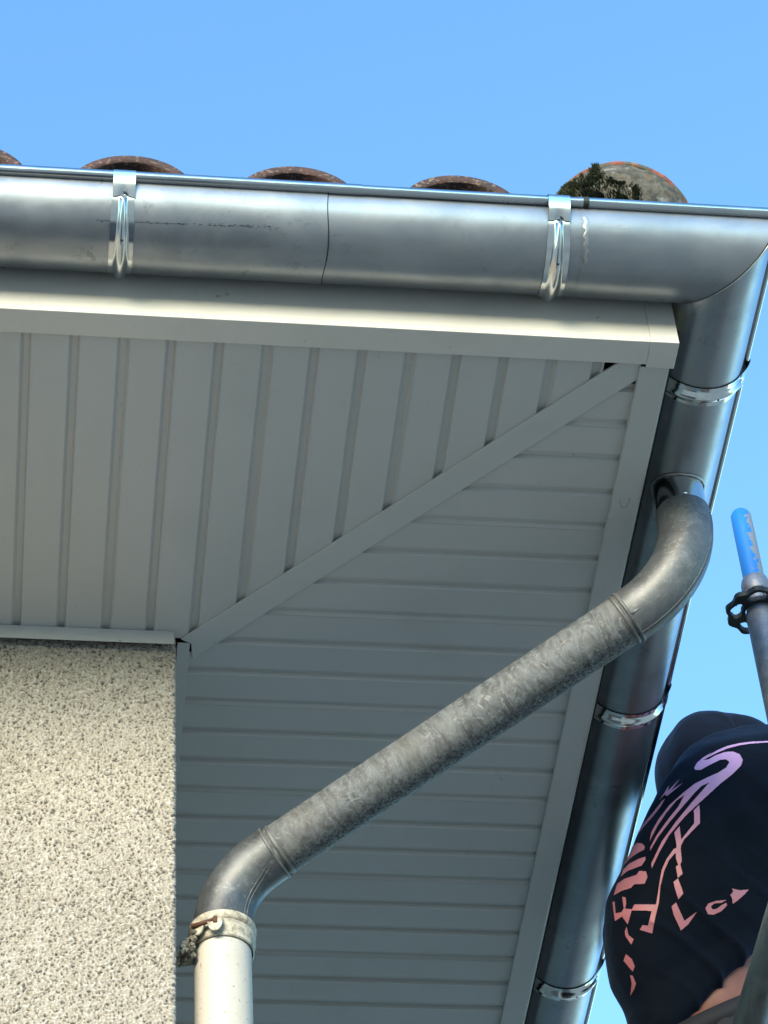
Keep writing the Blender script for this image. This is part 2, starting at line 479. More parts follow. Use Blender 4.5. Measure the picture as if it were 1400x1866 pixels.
# wall trims (L profiles)
bev(mesh('wall_trim', *join(box(XW, -.003, -.022, -.0195, -.034, -.0008), box(XW, -.003, -.0195, .0, -.0040, -.0012)), M['trim'], house, False), .0006, 1)
bev(mesh('wall_trim', *join(box(.0045, .028, .006, YW, -.0042, -.0012), box(.0035, .0045, .012, YW, -.03, -.0012)), M['trim'], house, False), .0006, 1)
# fascia boards: bottom return + upright face + small inner lip
YO, XO = -.785, .826
def fascia_front(x0, x1, name='fascia_board', grow=0.0, z1=.155, yi=YI):
    V, F = join(box(x0, x1, YO-grow, yi, -.0105-grow, -.0065), box(x0, x1, YO-grow, YO+.003, -.0065, z1))
    return bev(mesh(name, V, F, M['fascia'], house, False), .0012)
fascia_front(XW, .7835)
cap = fascia_front(.7835, .8335, 'corner_cap', .0012, .112, -.7272)
mesh('corner_cap', *join(box(.8305, .8335, YO+.003, -.727, -.0065, .06)), M['fascia'], house, False)
V, F = join(box(XI, XO, -.7262, YW, -.0095, -.0065), box(XO-.003, XO, -.7262, YW, -.0065, .072), box(XI-.0012, XI, -.7262, YW, -.0095, .002))
bev(mesh('fascia_board', V, F, M['trim'], house, False), .0014, 3)
mesh('edge_glint_strip', [(XO-.0030, -.7262, -.0102), (XO+.0006, -.7262, -.0064), (XO+.0006, YW, -.0064), (XO-.0030, YW, -.0102)], [(0, 1, 2, 3)], zinc('edge_glint_metal', (.6, .62, .62), (.66, .66, .64), .18, .25, .75, wave=.0).m, house, False)  # bright metal strip added so the board's edge shows a sky glint
mesh('seam_cover', *box(.7835, .8255, -.7278, -.7262, -.0117, -.0095), M['trim'], house, False)

# -- roof: barrel tiles. Front row individually, slopes behind as one roof part
TP = .2915; SL = math.tan(math.radians(19))
def tile_prof(w=.110, h=.104, n=22, sq=1.0):
    return [(-w*math.cos(PI*i/n), h*(math.sin(PI*i/n)**sq)) for i in range(n+1)]
def barrel(xc, y0, z0, length, th=.020, w=.110, h=.104):
    outer = tile_prof(w, h); inner = tile_prof(w-th, h-th)
    prof = outer+inner[::-1]
    rows = []
    for t in (0, length):
        rows.append([Vector((xc+a*(1-.06*t/max(length, .4)), y0+t, z0+b+SL*t)) for a, b in prof])
    return grid(rows, cu=True, cap=False, cv=False), rows
ZT = .229
def end_cap(row):                        # the ring face of the tile's open end
    n = len(row)//2; F = [(i, i+1, 2*n-2-i, 2*n-1-i) for i in range(n-1)]
    return list(row), F
tile_x = [-.128+TP*k for k in range(-3, 3)]
for xc in tile_x:
    dz = rnd.uniform(-.003, .003)-.018*(xc+.128)
    (V, F), rows = barrel(xc, -.875+rnd.uniform(-.006, .006), ZT+dz, .42)
    o = mesh('roof_tile', *join((V, F), end_cap(rows[0])), M['tile'], house, True, 40); fix(o)
VF = []
pan = []
for k in range(-26, 3):
    xc = -.128+TP*k
    # pan tile between two covers
    xm = xc+TP/2
    if xm < .8:
        pr_ = [(xm-.075+.15*i/8, -.012-.02*math.sin(PI*i/8)) for i in range(9)]
        Lp = (.83-xm)+.05 if xm > -3.3 else 4.2
        rows = [[Vector((x, -.86+t, ZT+z+.015+SL*t)) for x, z in pr_] for t in (0, min(Lp, 4.2))]
        VF.append(grid(rows)); rows2 = [[p-Vector((0, 0, .014)) for p in rows[0]], rows[0]]; VF.append(grid(rows2))
    Lp = min(max(.5, (.80-xc)), 4.2)
    if k not in range(-3, 3):
        (V, F), rows = barrel(xc, -.875, ZT, Lp); VF.append((V, F)); VF.append(end_cap(rows[0]))
    elif Lp > .5:
        (V, F), rows = barrel(xc, -.50, ZT+SL*.375+.012, Lp-.35); VF.append((V, F)); VF.append(end_cap(rows[0]))
# side slope covers (run along -X), low detail but real
for k in range(0, 28):
    yc = -.60+TP*k; Lp = min(.75+yc+.45, 4.2)
    pr_ = tile_prof(); rows = [[Vector((.905-t, yc+a, ZT-.02+b+SL*t)) for a, b in pr_] for t in (0, max(Lp, .1))]
    VF.append(grid(rows))
V = [(XW, -.83, ZT-.03), (.85, -.83, ZT-.03), (.85, YW, ZT-.03), (XW, YW, ZT-.03), (-3.4, 3.42, ZT-.03+SL*4.2), (XW, 3.42, ZT-.03+SL*4.2), (-3.4, YW, ZT-.03+SL*4.2), (XW, YW, ZT-.03+SL*4.2)]
VF.append((V, [(0, 1, 4, 5), (1, 2, 6, 4), (4, 6, 7, 5), (0, 3, 7, 5), (3, 2, 6, 7), (0, 1, 2, 3)]))
roof = mesh('roof', *join(*VF), M['tile'], house, False)
# hip end at the corner: rounded terracotta starter tile bedded on mortar, overgrown with moss
HB = Vector((.7545, -.80, .262)); HR = .141
hax = Vector((-1, 1, SL*.8)).normalized(); hlat = Vector((1, 1, 0)).normalized()
hup = hax.cross(hlat); hup = -hup if hup.z < 0 else hup
hn = Vector((.10, .70, .71)).normalized()
def dome(r, th1, squash=1.0, lump=.0, seed=0, a0=0.0):
    u = hn.orthogonal().normalized(); v = hn.cross(u); rows = []
    for i in range(31):
        th = a0+(th1-a0)*i/30; row = []
        for k in range(64):
            d = hn*math.cos(th)+(u*math.cos(2*PI*k/64)+v*math.sin(2*PI*k/64))*math.sin(th)
            row.append(HB+d*(r+lump*(noise.noise(d*7+Vector((seed, 0, 0)))+.5*noise.noise(d*17))))
        rows.append(row)
    return grid(rows, cu=True)
mp = fix(mesh('mortar_bed', *dome(HR-.006, PI*.98, 1, .006, 2), M['mortar'], house, True))
sub = mp.modifiers.new('sub', 'SUBSURF'); sub.levels = sub.render_levels = 2
tx = bpy.data.textures.new('lumps', 'CLOUDS'); tx.noise_scale = .012
dm = mp.modifiers.new('disp', 'DISPLACE'); dm.texture = tx; dm.strength = .006
ht = fix(mesh('hip_tile', *dome(HR, PI*.555, 1, .0015, 5), M['hip'], house, True))
sm = ht.modifiers.new('thick', 'SOLIDIFY'); sm.thickness = .011; sm.offset = -1
rows = []
for t in (.05, .45, 5.4):
    rows.append([HB+hax*t+hlat*(-.135*math.cos(PI*i/20))+hup*(.125*math.sin(PI*i/20)-.01) for i in range(21)])
mesh('hip_ridge', *grid(rows), M['hip'], house, True)
def moss_clump():
    V = []; F = []
    ri = Vector((.99, -.10, -.05)).normalized(); up_ = Vector((-.04, -.74, .67)).normalized(); tw = ri.cross(up_)
    if tw.y > 0: tw = -tw
    n_ = 0
    while n_ < 11000:
        ix = rnd.uniform(-.97, .38); iy = rnd.uniform(.35, 1.0)
        if ix*ix+iy*iy > .995: continue
        edge = .80-.35*max(0, ix+.45)+.16*noise.noise(Vector((ix*5, 3.1, 0)))
        if iy > edge+.05+.10*noise.noise(Vector((ix*14, iy*14, 4))) and ix > -.5: continue
        if rnd.random() < (ix+.30)*1.9: continue
        lump = noise.noise(Vector((ix*7, iy*9, 1.3)))
        if lump < -.05 and rnd.random() < .92: continue
        n_ += 1
        d0 = (ri*ix+up_*iy+tw*math.sqrt(max(0, 1-ix*ix-iy*iy))).normalized(); p = HB+d0*(HR-.004)
        h = rnd.uniform(.0018, .0042)*(1+1.8*max(0, lump))
        if math.hypot(ix+.38, iy-.92) < .09: h *= 2.0
        elif rnd.random() < .006: h *= 2.4
        d = (d0+Vector((rnd.gauss(0, .5), rnd.gauss(0, .5), rnd.gauss(0, .5)))).normalized()
        sd_ = d.orthogonal().normalized(); sd_.rotate(Matrix.Rotation(rnd.uniform(0, 2*PI), 3, d))
        w_ = rnd.uniform(.0006, .0016); b = len(V)
        V += [p-sd_*w_-d0*.003, p+sd_*w_-d0*.003, p+d*h*.6+sd_*w_*.9, p+d*h, p+d*h*.6-sd_*w_*.9]; F.append((b, b+1, b+2, b+3, b+4))
    return V, F
mo = mesh('moss', *moss_clump(), M['moss'], house, False)
# small marks on the boards
mesh('sealant_dab', *ellipsoid((.029, -.7855, .053), (.006, .0018, .003), 10, 6), M['clamp'], house, True)
mesh('sealant_dab', *ellipsoid((.042, -.7855, .060), (.004, .0012, .004), 10, 6), M['clamp'], house, True)
mesh('sealant_dab', *ellipsoid((.697, -.7855, .048), (.0045, .002, .0035), 10, 6), M['clamp'], house, True)
mesh('pen_mark', *tube([(.789, -.412, -.0096), (.791, -.403, -.0096), (.795, -.394, -.0096), (.801, -.394, -.0096), (.806, -.405, -.0096), (.806, -.418, -.0096)], .00028, 6), M['void'], house, True)

# ------------------------------------------------------------------ gutter
gut = thing('roof_gutter', 'half-round zinc gutter with rolled front bead running round the corner of the eaves', 'gutter', (.898, -.878, .04))
R0 = .0875; CY, CZ, CX, KX = -.878, .128, .911, .080/.0875; TH = .0009
NA = 48
def arc(r): return [(r*math.cos(PI*i/NA), -r*math.sin(PI*i/NA)) for i in range(NA+1)]
def trough_front(x0, x1, r, mitre=False):
    rows = []
    xs = [x0, x1]
    for e, x in enumerate(xs):
        row = []
        for rr, seq in ((r, arc(r)), (r-TH, arc(r-TH)[::-1])):
            for c, s in seq:
                xx = x
                if mitre and e == 1: xx = CX-c*KX
                row.append(Vector((xx, CY+c, CZ+s)))
        rows.append(row)
    return grid(rows, cu=True, cap=not mitre)
def lin(a, b, n): return [a+(b-a)*i/n for i in range(n+1)]
def wobble_tube(V): return V
t1 = mesh('gutter_trough', *trough_front(XW, .2045, R0+.0013), M['zinc'], gut, True, 50)
t2 = mesh('gutter_trough', *trough_front(.17, .665, R0), M['zinc'], gut, True, 50)
t3 = mesh('corner_trough', *trough_front(.645, CX, R0+.0011, True), M['zinc'], gut, True, 50)
def trough_side(y1, r):
    rows = []
    for e in (0, 1):
        row = []
        for rr, seq in ((r, arc(r)), (r-TH, arc(r-TH)[::-1])):
            for c, s in seq: row.append(Vector((CX-c*KX, CY+c if e == 0 else y1, CZ+s-(0.0 if e == 0 else .03*(y1+.9)/8))))
        rows.append(row)
    return grid(rows, cu=True)
t4 = mesh('side_trough', *trough_side(YW, R0), M['zinc'], gut, True, 50)
# mitre lip: a thin proud seam following the mitre
rows = []
for c, s in arc(R0+.0016):
    p = Vector((CX-c, CY+c, CZ+s)); d = Vector((-1, -1, 0)).normalized()*-1
    rows.append([p+Vector((.0035, 0, 0)), p+Vector((-.006, 0, 0)), p+Vector((-.006, 0, 0))*1.0-Vector((0, c, s)).normalized()*-.0, p])
mesh('mitre_seam', *tube([Vector((CX-c*KX*1.012, CY+c*1.012, CZ+s*1.012)) for c, s in arc(R0)], .0013, 8), M['solder'], gut, True)
# beads
BR = .0088
def bead_f(x0, x1, r, parent=gut): return mesh('bead', *tube([(x0, CY-R0-.0065, CZ+.003), (x1, CY-R0-.0065, CZ+.003)], r, 24), M['zinc_bead'], parent, True, 60)
bead_f(XW, .262, BR+.0009); bead_f(.25, .648, BR)
bead_f(.642, CX+R0*KX+.0065, BR+.0007)
mesh('bead', *tube([(CX+R0*KX+.0065, CY-R0-.0065, CZ+.003), (CX+R0*KX+.0065, YW, CZ+.003-.0315)], BR, 24), M['zinc_bead'], gut, True, 60)
mesh('bead_joint', *lathe([(BR+.0016, 0), (BR+.0016, .010)], (.648, CY-R0-.0065, CZ+.003), (1, 0, 0), 24), M['dark_iron'], gut, True)
mesh('lap_seam', *tube([Vector((.2048+.002*math.sin(i*.21), CY+(R0+.0006)*math.cos(PI*i/60), CZ-(R0+.0006)*math.sin(PI*i/60))) for i in range(61)], .0011, 8), M['void'], gut, True)
mesh('mitre_gap', *tube([Vector((CX-c*KX*1.008-.0025, CY+c*1.008, CZ+s_*1.008)) for c, s_ in arc(R0)], .0012, 8), M['void'], gut, True)
# seams and scratches: solder smear next to the right bracket
rows = []
for i in range(15):
    a = PI*(.60+.30*i/14); wv = .0022+.002*math.sin(i*1.3)**2+.003*abs(noise.noise(Vector((i*.7, 2, 0))))
    rows.append([Vector((.652+x*wv+.002*math.sin(i*2.1), CY+(R0+.0016+.0006*(1-x*x))*math.cos(a), CZ-(R0+.0016+.0006*(1-x*x))*math.sin(a))) for x in (-1, -.4, .3, 1)])
mesh('solder_smear', *grid(rows), M['solder'], gut, True)
# dark scratch line (scraped sealant) on the left trough
VF = []
for q in range(130):
    t = rnd.random()**.8; x = -.20+.47*t if rnd.random() < .85 else rnd.uniform(-.19, .2)
    x = min(x, .10+rnd.uniform(-.1, .02)) if x > .1 else x
    a = PI*.715+.03*math.sin(x*9)+rnd.gauss(0, .010+.05*max(0, x+.08))
    l = rnd.uniform(.0015, .007); wd = rnd.uniform(.0002, .0007); rr = R0+.0017
    c0 = [Vector((x+dx, CY+rr*math.cos(a+da), CZ-rr*math.sin(a+da))) for dx, da in ((0, 0), (l*.5, -wd/R0), (l, .002), (l*.5, wd/R0))]
    VF.append((c0, [(0, 1, 2, 3)]))
for i in range(18):
    x = -.19+i*.0085; a = PI*.715+.03*math.sin(x*9); rr = R0+.0017
    VF.append(([Vector((x, CY+rr*math.cos(a-.004), CZ-rr*math.sin(a-.004))), Vector((x+.009, CY+rr*math.cos(a-.004), CZ-rr*math.sin(a-.004))), Vector((x+.009, CY+rr*math.cos(a+.003), CZ-rr*math.sin(a+.003))), Vector((x, CY+rr*math.cos(a+.003), CZ-rr*math.sin(a+.003)))], [(0, 1, 2, 3)]))
mesh('scratch_mark', *join(*VF), M['void'], gut, False)
# stamp
def stamp(txt, x, a, size, r):
    cu = bpy.data.curves.new('t', 'FONT'); cu.body = txt; cu.size = size; cu.resolution_u = 2
    o = bpy.data.objects.new('t', cu); COL.objects.link(o); dg = bpy.context.evaluated_depsgraph_get()
    me = bpy.data.meshes.new_from_object(o.evaluated_get(dg)); bpy.data.objects.remove(o)
    V = [];
    for v in me.vertices:
        aa = a-v.co.y/r
        V.append((x+v.co.x, CY+r*math.cos(-aa+2*PI) if False else CY-r*math.cos(PI-aa) if False else CY+r*math.cos(aa), CZ-r*math.sin(aa)))
    return V, [tuple(p.vertices) for p in me.polygons]
m_ink = Mat('faint_ink', .5, .6, (.30, .33, .36)).m
V, F = stamp('RHEINZINK', .683, PI*.86, .0085, R0+.0016)
mesh('stamp_lettering', [(x, CY+(R0+.0016)*math.cos(0)*0+(y-CY), z) for x, y, z in V], F, m_ink, gut, False)

# brackets: pressed strap with embossed rib wrapping the trough, spring clip over the bead
def strap(origin_axis, pos, a0=.10, a1=.87, w=.0205, parent=gut, z_off=0.0):
    NU, NV = 45, 80; rows = []
    def P3(u, a, rr):
        c, s = rr*math.cos(PI*a), -rr*math.sin(PI*a)
        return Vector((pos+u, CY+c, CZ+s)) if origin_axis == 'x' else Vector((CX-c*KX, pos+u, CZ+s+z_off))
    for layer in (0, 1):
        for j in (range(NV+1) if layer == 0 else range(NV, -1, -1)):
            a = a0+(a1-a0)*j/NV; row = []
            tp = max(0.0, min(1.0, (a1-a)/.10)); k = .35+.65*max(0.0, min(1.0, (a1-a)/.42)); 
            ww = w*(1.0 if a < .7 else 1.0-.1*(a-.7)/.16)
            for i in range(NU):
                u = -1+2*i/(NU-1); x = abs(u)*ww
                rw = .0085*k+.0025
                rib = .0095*max(0, min(1, tp*3))*(.55+.45*k)*math.cos(PI/2*min(1, x/(rw*1.25)))**1.5
                rr = R0+.0022+rib-(.0012 if layer else 0)
                row.append(P3(u*ww, a, rr))
            rows.append(row)
    V, F = grid(rows, cv=True)
    return V, F, P3
def bracket(ax, pos, z_off=0.0, label=None):
    V, F, P3 = strap(ax, pos, z_off=z_off)
    b = mesh('gutter_bracket', V, F, M['galv'], gut, True, 60)
    # drain hole in the rib
    p = P3(.0008, .60, R0+.0108); q = P3(.0008, .60, R0)
    nrm = (p-q).normalized()
    mesh('drain_hole', *lathe([(0.0001, .0002), (.0021, .0002), (.0021, -.001)], p, nrm, 14), M['void'], b, True)
    # clip over the bead
    bc = (CY-R0-.0065, CZ+.003+z_off); prof = []
    for i in range(15):
        t = math.radians(60+ (195-60)*i/14); prof.append((math.cos(t)*(BR+.0022), math.sin(t)*(BR+.0022)))
    # prof in (outward-negative..): extend down as a flat tongue
    # tongue: from the bead down to the trough, ending where the strap begins
    ea, ec = -(R0+.0048)*math.cos(PI*.14)+R0+.0065, -(R0+.0048)*math.sin(PI*.14)-.003; e = prof[-1]
    for q_ in (.25, .5, .75, 1.0): prof.append((e[0]+(ea-e[0])*q_-.0022*math.sin(PI*q_), e[1]+(ec-e[1])*q_))
    rows = []
    for th in (0, -.0012):
        seq = prof if th == 0 else prof[::-1]
        for k, (a, c) in enumerate(seq):
            ln = math.hypot(a, c); row = []
            for u in lin(-.0190, .0190, 12):
                aa, cc = (a*(1+th/ln), c*(1+th/ln)) if ln < BR+.004 else (a-th, c)
                edge = 0
                if (th == 0 and k == len(seq)-1) or (th != 0 and k == 0): edge = .006*math.exp(-(u/.007)**2)
                if ax == 'x': row.append(Vector((pos+u+.001, bc[0]+aa, bc[1]+cc+edge)))
                else: row.append(Vector((CX+R0*KX+.0065-aa, pos+u, bc[1]+cc+edge)))
            rows.append(row)
    mesh('bracket_clip', *grid(rows, cv=True), M['galv'], b, True, 50)
    return b
for x in (-.905, -.146, .604): bracket('x', x)
for y in (-.625, .215, 1.07, 1.95): bracket('y', y, -.03*(y+.9)/8)

# ------------------------------------------------------------------ downpipe
OX, OY = .908, -.392
pipe = thing('downpipe', 'old grey zinc downpipe slanting from the gutter to a white pipe at the wall', 'downpipe', (.089, .1, G))
stub = mesh('outlet_spigot', *tube([(OX, OY, .062), (OX, OY, .02), (OX, OY, -.03)], .0465, 48, False), M['galv'], pipe, True)
ring = []
for k in range(49):                       # crimped solder seam where the spigot enters the trough
    t = 2*PI*k/48; rr = .0485+.0014*noise.noise(Vector((k*.9, 0, 0)))
    x, y = OX+rr*math.cos(t), OY+rr*math.sin(t)
    dx = max(-1, min(1, (x-CX)/(R0*KX+.001))); z = CZ-.002-(R0+.001)*math.sqrt(max(0, 1-dx*dx))
    ring.append(Vector((x, y, z+.001*noise.noise(Vector((k*1.7, 3, 0))))))
mesh('solder_seam', *tube(ring, [.0022+.0012*abs(noise.noise(Vector((i*.8, 7, 0)))) for i in range(49)], 8, False), M['solder'], stub, True)
A = Vector((OX, OY, -.178)); B = Vector((.089, .1, -.528))
D = (B-A).normalized(); L_ab = (B-A).length
def bend(c, d_in, d_out, tl, n=26):
    """arc tangent to both lines, tangent length tl"""
    ang = d_in.angle(d_out); R = tl/math.tan(ang/2); p0 = c-d_in*tl
    nrm = (d_out-d_in*d_out.dot(d_in)).normalized(); cen = p0+nrm*R
    return [cen-nrm*R*math.cos(ang*i/n)+d_in*R*math.sin(ang*i/n) for i in range(n+1)]
dn = Vector((0, 0, -1))
up_arc = bend(A, dn, D, .130); lo_arc = bend(B, D, dn, .092)
def elbow(pts, r, name, lead0, lead1, d0, d1, parent):
    path = [pts[0]-d0*lead0*(1-i/3) for i in range(3)]+pts+[pts[-1]+d1*lead1*(i+1)/3 for i in range(3)]
    return mesh(name, *tube(path, r, 56, False), M['elbow'], parent, True), path
nE = 27
e1, path1 = elbow(up_arc, [.0497]*3+[.0505]*nE+[.0500]*3, 'upper_elbow', .030, .012, dn, D, pipe)
# welted seam along the outer back of the elbow
def seam_along(path, side, r, off, parent, mat, name='elbow_seam', gap=.0035):
    fr = frames(path); VF = []
    for s in (-1, 1):
        pts = []
        for p, t, a, b in fr:
            o = (side-t*side.dot(t)).normalized(); q = t.cross(o)
            pts.append(p+(o*math.cos(s*gap/r)+q*math.sin(s*gap/r))*(r+off))
        VF.append(tube(pts, .0009, 6, False))
    return mesh(name, *join(*VF), mat, parent, True)
seam_along(path1[2:], Vector((.9, -.45, -.75)), .0500, .0006, e1, M['old'], gap=.0030)
# rivet on the spigot lip
rv = ellipsoid((OX-.004, OY-.0505, -.016), (.0042, .0028, .0036), 14, 8)
mesh('rivet', *rv, M['galv'], e1, True)
# long sloping pipe (own axes: local z runs along the pipe so its stains follow it)
pA = up_arc[-1]; pB = lo_arc[0]; Ls = (pB-pA).length
lp = bpy.data.meshes.new('sloping_pipe')
rows = []
n = 64
for i in range(61):
    z = -.01+(Ls+.03)*i/60
    rr = .0478+.0003*noise.noise(Vector((z*12, 0, 5)))
    rows.append([Vector((rr*math.cos(2*PI*k/n), rr*math.sin(2*PI*k/n), z)) for k in range(n)])
V, F = grid(rows, cu=True); lp.from_pydata([tuple(v) for v in V], [], F); lp.update()
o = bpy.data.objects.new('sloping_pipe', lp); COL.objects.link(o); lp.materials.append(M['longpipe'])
lp.polygons.foreach_set('use_smooth', [True]*len(lp.polygons))
zax = D; xax = (Vector((0, 0, 1))-zax*zax.z).normalized(); yax = zax.cross(xax)      # local +x = upper side of the pipe
mw = Matrix((xax, yax, zax)).transposed().to_4x4(); mw.translation = pA
o.parent = pipe; o.matrix_parent_inverse = Matrix.Translation(-pipe.location); o.matrix_basis = mw
# collars where pipe and elbows meet
def collar(c, d, r, name, parent, mat, w=.006, h=.0022):
    prof = [(r+h*math.sin(PI*i/8), -w+2*w*i/8) for i in range(9)]
    return mesh(name, *lathe(prof, c, d, 56), mat, parent, True)
collar(pA+D*.010, D, .0500, 'upper_collar', pipe, M['old'], .0035, .0018)
collar(pA+D*.020, D, .0482, 'upper_collar', pipe, M['old'], .004, .0022)
rows = []
for k in range(60):                       # ragged solder line
    pass
e2, path2 = elbow(lo_arc, [.0510]*3+[.0515]*nE+[.050]*3, 'lower_elbow', .022, .045, D, dn, pipe)
collar(pB-D*.022, D, .0505, 'lower_collar', pipe, M['old'], .0035, .0020)
collar(pB-D*.034, D, .0482, 'lower_collar', pipe, M['old'], .004, .0016)
seam_along(path2[3:], Vector((.75, -.65, .0)), .0508, .0008, e2, M['elbow'])
# small lap lug near the upper collar
mesh('lug', *tube([pA+D*.012+Vector((.012, -.046, -.022)), pA+D*.034+Vector((.012, -.047, -.022))], .0045, 12), M['elbow'], pipe, True)
# white pipe
bx, by = .089, .1
ztop = -.668
mesh('white_pipe', *lathe([(.0505, G+.05), (.0505, ztop-.005), (.0530, ztop+.004), (.0545, ztop+.030)], (bx, by, 0), n=64), M['white'], pipe, True, 40)
mesh('pipe_socket', *lathe([(.0545, ztop+.026), (.0580, ztop+.030), (.0605, ztop+.036), (.0600, ztop+.041), (.0565, ztop+.044), (.0525, ztop+.043)], (bx, by, 0), n=64), M['clamp'], pipe, True)
# clamp band with two flat ears on the left, screw between, bracket into the wall
cl = mesh('pipe_clamp', *join(lathe([(.0535, ztop-.012), (.0560, ztop-.010), (.0562, ztop+.004), (.0585, ztop+.007), (.0585, ztop+.021), (.0555, ztop+.024)], (bx, by, 0), n=64)), M['clamp'], pipe, True, 40)
def ear(cx_, cy_, ang, r=.017, th=.004):
    d = Vector((math.cos(ang), math.sin(ang), 0)); nrm = Vector((-d.y, d.x, 0)); ctr = Vector((cx_, cy_, ztop+.008)); V = []
    ring1 = []
    for k in range(18):
        t = 2*PI*k/18; ring1.append(ctr+d*(r*.62*math.cos(t))+Vector((0, 0, 1))*(r*math.sin(t)))
    rows = [[p+nrm*th*.5 for p in ring1], [p-nrm*th*.5 for p in ring1]]
    return grid(rows, cu=True, cap=True)
ang = math.radians(250)
px_, py_ = bx+math.cos(ang)*.066, by+math.sin(ang)*.066
c1 = mesh('clamp_ear', *ear(bx-.018, by-.0665, math.radians(-12), .022, .004), M['clamp'], cl, False); bev(c1, .001)
c2 = mesh('clamp_ear', *ear(bx-.046, by-.050, math.radians(-38), .019, .004), M['clamp'], cl, False); bev(c2, .001)
mesh('clamp_screw', *tube([(bx-.058, by-.050, ztop+.008), (bx-.020, by-.0675, ztop+.010)], .0042, 10), M['rust'], cl, True)
mesh('clamp_screw', *box(bx-.0215, bx-.0145, by-.0712, by-.067, ztop+.003, ztop+.016), M['rust'], cl, False)
mesh('wall_stem', *tube([(bx-.05, by-.005, ztop-.030), (.0, by-.01, ztop-.045), (-.02, by-.01, ztop-.046)], .0075, 12), M['dirt'], cl, True)
VF = []
for q in range(130):
    t = rnd.random(); c = Vector((bx-.052-.03*t*rnd.random(), by-.035+rnd.uniform(-.012, .03), ztop+.012-.055*t))
    r = rnd.uniform(.002, .0065); VF.append(ellipsoid(c, (r*rnd.uniform(.7, 1.5), r, r*rnd.uniform(.6, 1.2)), 7, 5))
mesh('dirt_crust', *join(*VF), M['dirt'], cl, True)

# ------------------------------------------------------------------ scaffold side
deck = thing('scaffold_deck', 'plywood scaffold deck outside the side eave, under the person', 'scaffold', (1.35, 1.0, -1.38))
mesh('deck_board', *box(1.02, 1.75, -.35, 3.0, -1.42, -1.38), M['plank'], deck, False)
for x in (1.05, 1.72):
    for y in (-.33, 2.97): mesh('standard', *tube([(x, y, G), (x, y, -1.43)], .024, 20), M['steel'], deck, True)
    mesh('ledger', *tube([(x, -.5, -1.445), (x, 3.1, -1.445)], .024, 20), M['steel'], deck, True)
prop = thing('adjustable_prop', 'galvanised adjustable steel prop with blue painted inner tube and dark handwheel', 'prop', (1.168, -.03, -1.38))
qx, qy = 1.168, -.035
qx, qy = 1.144, -.033
prop.location = (qx, qy, -1.38)
mesh('inner_tube', *lathe([(.0001, .397), (.010, .3965), (.0165, .392), (.0200, .384), (.0205, .25), (.0205, .05)], (qx, qy, 0), n=40), M['steel'], prop, True)
mi = bpy.data.meshes.new('x')
bt = bpy.data.objects.new('blue_paint', mi)
V, F = lathe([(.0001, .0), (.0105, -.0005), (.0172, -.005), (.0207, -.013), (.0212, -.06), (.0212, -.140), (.0212, -.206)], (0, 0, 0), n=40)
bpy.data.objects.remove(bt)
o = mesh('blue_sleeve', V, F, M['blue'], None, True); o.parent = prop; o.matrix_parent_inverse = Matrix.Translation(-prop.location)
o.matrix_basis = Matrix.Translation((qx, qy, .3985))
mesh('pin_hole', *lathe([(.0001, 0), (.0042, 0), (.0042, -.004)], (qx+.0125, qy-.0168, .235), (.6, -.8, 0), 14), M['void'], prop, False)
mesh('collar', *lathe([(.0208, .196), (.0262, .193), (.0285, .183), (.0285, .166), (.0262, .158), (.0235, .153), (.0240, .128)], (qx, qy, 0), n=40), M['steel'], prop, True, 40)
for k in range(4):
    a = k*PI/2+.3
    mesh('collar_lug', *box(-.004, .004, .018, .027, .130, .158), M['steel'], prop, False).matrix_basis = Matrix.Translation((qx, qy, 0)) @ Matrix.Rotation(a, 4, 'Z')
# hand wheel: lobed ring with openings
def wheel():
    NR, NT = 14, 180; r0 = .0305; V = []; F = []
    def rim(t): return .0665+.0032*math.cos(10*t)
    for i in range(NR+1):
        for k in range(NT):
            t = 2*PI*k/NT; r = r0+(rim(t)-r0)*i/NR; V.append((r*math.cos(t), r*math.sin(t), 0))
    for i in range(NR):
        for k in range(NT):
            tm = (k+.5)/NT*5 % 1.0; rm = (i+.5)/NR
            u = (tm-.5)/.36; v = (rm-.50)/.27
            if u*u*u*u+v*v < 1: continue
            F.append((i*NT+k, i*NT+(k+1) % NT, (i+1)*NT+(k+1) % NT, (i+1)*NT+k))
    return V, F
wh = mesh('handwheel', *wheel(), M['dark_iron'], prop, False); wh.matrix_basis = Matrix.Translation((qx, qy, .112)) @ Matrix.Rotation(math.radians(5), 4, 'X')
fix(wh); s_ = wh.modifiers.new('thick', 'SOLIDIFY'); s_.thickness = .012; s_.offset = 0; bev(wh, .0022, 2)
mesh('outer_tube', *lathe([(.0225, .128), (.0270, .116), (.0300, .100), (.0312, .085), (.0305, .06), (.0305, -1.375)], (qx, qy, 0), n=40), M['steel'], prop, True)
mesh('base_plate', *box(qx-.06, qx+.06, qy-.06, qy+.06, -1.3795, -1.372), M['steel'], prop, False)
rail = thing('guard_rail', 'scuffed grey scaffold guard rail in front of the person', 'rail', (1.073, -.6, -1.38))
mesh('rail_tube', *tube([(1.073, -.75, -.65), (1.073, .44, -.65)], .031, 40), M['rail'], rail, True)
for y in (-.6, .40): mesh('rail_post', *tube([(1.073, y, -1.38), (1.073, y, -.655)], .022, 24), M['rail'], rail, True)

